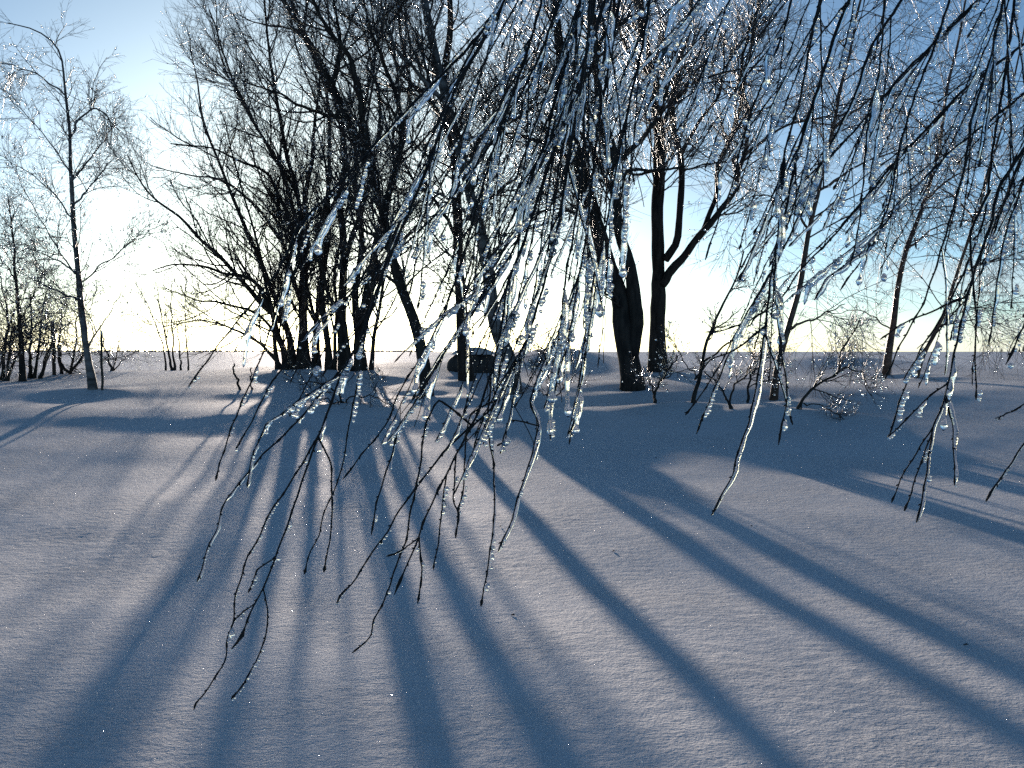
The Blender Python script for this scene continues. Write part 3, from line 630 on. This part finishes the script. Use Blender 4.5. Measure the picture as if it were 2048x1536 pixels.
    # traced side twigs: start pixel lies on the branch with that index
    SIDE = [
     (1, [(640,865),(600,935),(561,995),(534,1034),(518,1077),(495,1112),(483,1155),(471,1186),(467,1241),(455,1276),(453,1307),(446,1330),(416,1377),(393,1405),(388,1420)]),
     (1, [(530,1170),(536,1221),(530,1280),(498,1350),(463,1399)]), (1, [(640,868),(662,928),(664,1037),(659,1084),(647,1145)]),
     (1, [(700,715),(640,790),(588,850),(522,913),(479,967),(455,995),(444,1018),(436,1053),(414,1100),(403,1139),(395,1164)]),
     (1, [(553,1108),(515,1140),(497,1186)]), (1, [(506,1213),(485,1225),(468,1240)]), (1, [(684,745),(600,800),(560,830),(532,850),(502,920),(495,975)]),
     (0, [(598,451),(560,600),(520,720),(490,790),(465,850),(444,913),(430,961)]), (9, [(760,530),(735,650),(712,780),(698,850),(686,928),(666,987),(647,1026),(639,1069),(620,1104),(608,1149)]),
     (3, [(944,850),(880,800),(860,830),(850,850),(838,948),(823,1014),(811,1084),(787,1143),(780,1174),(764,1209),(748,1241),(741,1272),(705,1307)]),
     (5, [(838,1077),(844,1139),(836,1207)]), (5, [(836,1080),(800,1104),(772,1112)]), (5, [(893,948),(885,1006),(877,1084),(866,1139)]), (5, [(910,915),(907,998),(916,1026),(912,1077)]),
     (3, [(1005,639),(985,740),(975,850),(987,928),(989,1026),(983,1084),(971,1162),(961,1213)]), (6, [(1077,850),(1020,840),(1010,880),(994,893)]), (5, [(1000,800),(940,830),(930,900),(928,965),(916,1026)]),
     (15, [(1895,770),(1850,800),(1812,840),(1775,875)]), (15, [(1893,785),(1905,850),(1910,971)]), (15, [(1865,860),(1830,910),(1800,960),(1784,1006)]), (15, [(1868,868),(1840,930),(1810,1022)]), (15, [(1936,588),(1870,620),(1800,650),(1760,680)]),
     (11, [(1531,650),(1470,700),(1420,720),(1390,760)]), (11, [(1529,670),(1560,760),(1585,850)]), (12, [(1545,540),(1480,650),(1440,730),(1395,800),(1370,830)])]
    def node_shape(Q, r0, r1, amp):
        """zigzag from bud to bud, a swelling at each bud, a bud at the tip"""
        ln = np.linalg.norm(np.diff(Q, axis=0), axis=1).sum()
        nb = max(2, int(ln/.024)); n = min(150, nb*5+1)
        Q0 = Q; Q = catmull(Q, n); t = np.linspace(0, 1, n)
        sl = np.concatenate([[0], np.cumsum(np.linalg.norm(np.diff(Q0, axis=0), axis=1))]); sl /= sl[-1]
        Q = .4*Q+.6*np.stack([np.interp(t, sl, Q0[:, c]) for c in range(3)], -1)
        ph = t*nb + .15*np.sin(t*37+rng.uniform(0, 6)); tri = 2*np.abs((ph*.5) % 1*2-1)-1
        T = unit(np.gradient(Q, axis=0)); s = unit(np.cross(T, np.array([.25, 1, .1])))
        Q = Q+s*(tri*amp*rng.uniform(.6, 1.2))[:, None]*np.minimum(1, t*8)[:, None]
        fr = np.abs((ph % 1)-.5)*2
        R = (r0+(r1-r0)*t**.7)
        R = R+np.where(fr > .72, (fr-.72)/.28, 0)*.0011*rng.uniform(.3, 1.2, n)
        R[-3:] *= np.array([1.5, 1.7, .5]); return Q, R
    def with_buds(Q, R):
        """short pointed buds set alternately along the twig, in the same mesh"""
        ln = np.concatenate([[0], np.cumsum(np.linalg.norm(np.diff(Q, axis=0), axis=1))])
        u = np.arange(.012, ln[-1]-.004, .024); u = u+rng.uniform(-.006, .006, len(u))
        if len(u) == 0: return [(Q[None], R[None])]
        B = np.stack([np.interp(u, ln, Q[:, c]) for c in range(3)], -1); rr = np.interp(u, ln, R)
        T = unit(np.stack([np.interp(np.minimum(u+.004, ln[-1]), ln, Q[:, c]) for c in range(3)], -1)-B)
        sd = unit(np.cross(T, np.array([.2, 1, .15])))*np.where(np.arange(len(u)) % 2, 1, -1)[:, None]
        D = unit(T+sd*rng.uniform(.35, .8, len(u))[:, None]+rng.normal(size=B.shape)*.15); L = rng.uniform(.0022, .0046, len(u))[:, None]
        P = np.stack([B, B+D*(L*.55+rr[:, None]), B+D*(L+rr[:, None])], 1)
        return [(Q[None], R[None]), (P, np.stack([rr*.7, np.full(len(u), .0010), np.full(len(u), .00025)], 1))]
    branches = []
    def depth_line(px, d0, d1):
        px = np.asarray(px, float); s = np.concatenate([[0], np.cumsum(np.linalg.norm(np.diff(px, axis=0), axis=1))]); s /= s[-1]
        return np.array([at(p[0], p[1], d0+(d1-d0)*t+.015*math.sin(t*5+d0*40)) for p, t in zip(px, s)])
    curves = []          # (branch object, points, radii)
    for k, (px, d0, d1, r0, r1) in enumerate(MAIN):
        P = depth_line(px, d0, d1)
        head = np.zeros((0, 3))
        edge = px[0][1] < 0 or px[0][0] > 2048
        if edge and r0 > .0021:
            T = unit(P[0]-P[1]); q = P[0]+T*.25
            j = np.argmin(np.linalg.norm((limbpts-(q+np.array([.25, 0, .15])))*np.array([1, .6, 1]), axis=1))
            e = limbpts[j]; head = np.stack([e, e*.35+(P[0]+T*.22)*.65, P[0]+T*.08])
        elif edge:
            T = unit(P[0]-P[1]); head = np.stack([LC[-6]+np.array([0, 0, -.02]), LC[-6]*.4+(P[0]+T*.2)*.6, P[0]+T*.06])
        Q, R = node_shape(np.vstack([head, P]), r0*.86, r1*.72, .0007)
        b = tubes('branch', with_buds(Q, R), 7, NEARTWIG, root, G, cap=True)
        branches.append(b); curves.append((b, Q, R, k))
    nmain = len(curves)
    for k, px in SIDE:
        Qm = curves[k][1]; pp = proj(Qm); j = np.argmin(np.linalg.norm(pp-np.array(px[0]), axis=1))
        d = Qm[j, 1]; P = depth_line(px, d, d+rng.uniform(-.12, .06)); P[0] = Qm[j]
        Q, R = node_shape(P, min(.0017, curves[k][2][j]*.9), .0009, .0008)
        tubes('twig', with_buds(Q, R), 6, NEARTWIG, curves[k][0], G, cap=True)
        curves.append((curves[k][0], Q, R, k))
    # shorter hanging twigs along every branch, kept inside the outline the branches have
    ex = [350, 450, 550, 650, 750, 850, 1000, 1150, 1200, 1250, 1400, 1450, 1550, 1620, 1680, 1750, 1800, 1900, 1960, 2060]
    ey = [640, 720, 830, 920, 990, 1010, 980, 890, 780, 520, 460, 680, 840, 800, 540, 560, 760, 860, 740, 800]
    def inside(p):
        return p[:, 1] < np.interp(p[:, 0], ex, ey)
    def left_ok(p): return (p[:, 0] > 1000-np.clip(p[:, 1], 0, 773)/773*640)
    nobj = len(SIDE); LIM = 290
    new = []
    for (b, Q, R, k) in list(curves[:nmain]):
        pp = proj(Q); vis = (pp[:, 1] > -150) & (pp[:, 0] < 2150)
        i0 = np.argmax(vis)
        Pv, Rv = Q[i0:], R[i0:]
        if len(Pv) < 12: continue
        Pv2 = catmull(Pv[::4], 30)[None]; Rv2 = np.interp(np.linspace(0, 1, 30), np.linspace(0, 1, len(Rv)), Rv)[None]
        ln = np.linalg.norm(np.diff(Pv2[0], axis=0), axis=1).sum()
        C, CR = sprout(rng, Pv2, Rv2, ln*(10 if k < 11 else 6), .02, .80, (8, 30), (.12, .38), 10, (.0008, .0013), wob=.02, trop=(-.02, 0, -.06), curl=.012, tip=.7)
        dn = 1.0 if k < 11 else .62
        Cl, CRl = sprout(rng, Pv2, Rv2, ln*5*dn, .02, .70, (5, 18), (.28, .62), 10, (.0010, .0017), wob=.012, trop=(-.012, 0, -.03), curl=.006, tip=.6)
        C, CR = np.concatenate([Cl, C]), np.concatenate([CRl, CR])
        tip = proj(C[:, -1]); mid = proj(C[:, 5])
        m = inside(tip) & inside(mid) & left_ok(mid) & left_ok(tip) & (C[:, :, 1].min(1) > 1.0)
        C, CR = C[m], CR[m]; small = []
        for q, r in zip(C, CR):
            Q2, R2 = node_shape(q, r[0], r[-1], .0007)
            if nobj < LIM:
                tubes('twig', with_buds(Q2, R2), 5, NEARTWIG, b, G, cap=True); nobj += 1
            else: small.append((Q2[None], R2[None]))
            new.append((b, Q2, R2, k))
        C2, CR2 = sprout(rng, C, CR, 1.2, .1, .8, (20, 45), (.04, .14), 6, (.0007, .0010), wob=.04, trop=(-.03, 0, -.10), tip=.8) if len(C) else (C, CR)
        if len(C2):
            m = inside(proj(C2[:, -1])) & left_ok(proj(C2[:, -1])); C2, CR2 = C2[m], CR2[m]
            for q, r in zip(C2, CR2): small.append((catmull(q, 12)[None], np.linspace(r[0], r[-1], 12)[None]))
        if small: tubes('side_twigs', small, 5, NEARTWIG, b, G, kind='stuff')
    curves += new
    print('near twigs', nobj, len(curves))
    # ---- ice: long icicle sleeves hanging on the lee (right) side of the twigs, and strings of frozen drops
    per = {}
    nic = 0
    def sleeve(Q, i0, L, r, hang):
        n = 20
        s = np.concatenate([[0], np.cumsum(np.linalg.norm(np.diff(Q[i0:], axis=0), axis=1))])
        u = np.linspace(0, L, n); P = np.stack([np.interp(u, s, Q[i0:, c]) for c in range(3)], -1)
        over = np.maximum(0, u-s[-1]); P[:, 2] -= over
        t = u/L
        T = unit(np.gradient(P, axis=0)); g = np.array([.25, 0, -1.0])
        k = int(n*(1-hang))
        if hang > 0:
            d = T[max(0, k-1)]*.35+np.array([.03, 0, -1])*.65; d /= np.linalg.norm(d); st = L/(n-1)
            for j in range(k, n): P[j] = P[j-1]+d*st
        off = np.array([.85, -.25, -.2])*(r*.95)
        P = P+off*np.minimum(1, t*4)[:, None]
        lump = 1+.16*smooth_noise(rng, (1, n), 1)[0]*1.6
        R = r*(.30+.70*np.minimum(1, t*3.2))*lump*(1-.35*np.clip((t-.55)/.3, 0, 1))
        if rng.uniform() < .75:
            R = R+r*.75*np.exp(-((t-.93)/.045)**2)
        R *= np.sqrt(np.clip((1-t)/.05, .06, 1)); R[0] = r*.12
        return P, R
    # a thin irregular glaze frozen along the lee side of most twigs
    glaze = {}
    for (b, Q, R, k) in curves:
        pp = proj(Q); vis = np.where((pp[:, 1] > -40) & (pp[:, 0] < 2090))[0]
        if len(vis) < 8: continue
        q = Q[vis[0]:vis[-1]+1]; rr = R[vis[0]:vis[-1]+1]; i = 0
        while i < len(q)-8:
            n = int(rng.integers(10, 50)); j = min(len(q), i+n)
            if j-i >= 7 and rng.uniform() < .27:
                m = 18; P2 = catmull(q[i:j], m); r2 = np.interp(np.linspace(0, 1, m), np.linspace(0, 1, j-i), rr[i:j])
                t = np.linspace(0, 1, m); ra = (.0008+.0022*rng.uniform()**1.5)*(1+.5*smooth_noise(rng, (1, m), 1)[0])*np.sqrt(np.clip(np.minimum(t, 1-t)*7, .03, 1)); ra = np.maximum(ra, .0002)
                P2 = P2+np.array([.85, -.25, -.25])*(r2*.9+ra*.9)[:, None]
                glaze.setdefault(b.name, []).append((P2[None], ra[None]))
            i = j+int(rng.integers(0, 8))
    for nm, bt in glaze.items(): tubes('ice_glaze', bt, 6, ICE, bpy.data.objects[nm], G, kind='stuff')
    order = rng.permutation(len(curves)); beadC = {}; beadR = {}
    for ci in order:
        b, Q, R, k = curves[ci]
        pp = proj(Q); ln = np.concatenate([[0], np.cumsum(np.linalg.norm(np.diff(Q, axis=0), axis=1))])
        vis = np.where((pp[:, 1] > -40) & (pp[:, 0] < 2090))[0]
        if len(vis) < 6: continue
        v0, v1 = vis[0], vis[-1]; vl = ln[v1]-ln[v0]
        nI = rng.poisson(vl*(4.6 if ci < nmain+len(SIDE) else 4.6))
        for _ in range(nI):
            if nic >= 285: break
            i0 = rng.integers(v0, max(v0+1, int(v0+(v1-v0)*.85)))
            y = pp[i0, 1]
            if y > 900 and rng.uniform() < .45: continue
            L = (.025+.10*rng.uniform()**1.5)*(1.0 if y < 800 else .6); r = (.0016+.0042*rng.uniform()**1.5)*(1 if y < 850 else .75)
            P2, R2 = sleeve(Q, i0, L, r, rng.choice([0, .3, .5]))
            if not inside(proj(P2[-1:])-np.array([0, 90]))[0] and y < 850: continue
            tubes('icicle', [(P2[None], R2[None])], 9, ICE, b, G, cap=True); nic += 1
        nB = rng.poisson(vl*15)
        for _ in range(nB):
            i0 = rng.integers(v0, v1+1); y = pp[i0, 1]
            if y > 880 and rng.uniform() < .1: continue
            c = rng.integers(1, 8); sp = rng.uniform(.003, .008); r = (.0011+.0030*rng.uniform()**1.5)*(1 if y < 850 else .8)
            u = ln[i0]+np.arange(c)*sp; u = u[u < ln[-1]+.006]
            if not len(u): continue
            X = np.stack([np.interp(u, ln, Q[:, d]) for d in range(3)], -1)
            X = X+np.array([.9, -.2, -.25])*r*rng.uniform(.9, 1.7)+rng.normal(size=X.shape)*.0008
            beadC.setdefault(b.name, []).append(X); beadR.setdefault(b.name, []).append(r*rng.uniform(.6, 1.2, len(X)))
    for nm in beadC:
        bc, br = np.concatenate(beadC[nm]), np.concatenate(beadR[nm]); big = br > .0019
        beads_mesh('ice_beads', bc[big], br[big], ICE, bpy.data.objects[nm], G, 2, rng, (1, 1, 1.25), kind='stuff')
        beads_mesh('fine_ice_beads', bc[~big], br[~big], ICE, bpy.data.objects[nm], G, 1, rng, (1, 1, 1.25), kind='stuff')
    print('icicles', nic, 'beads', sum(len(x) for v in beadC.values() for x in v))
near_birch()
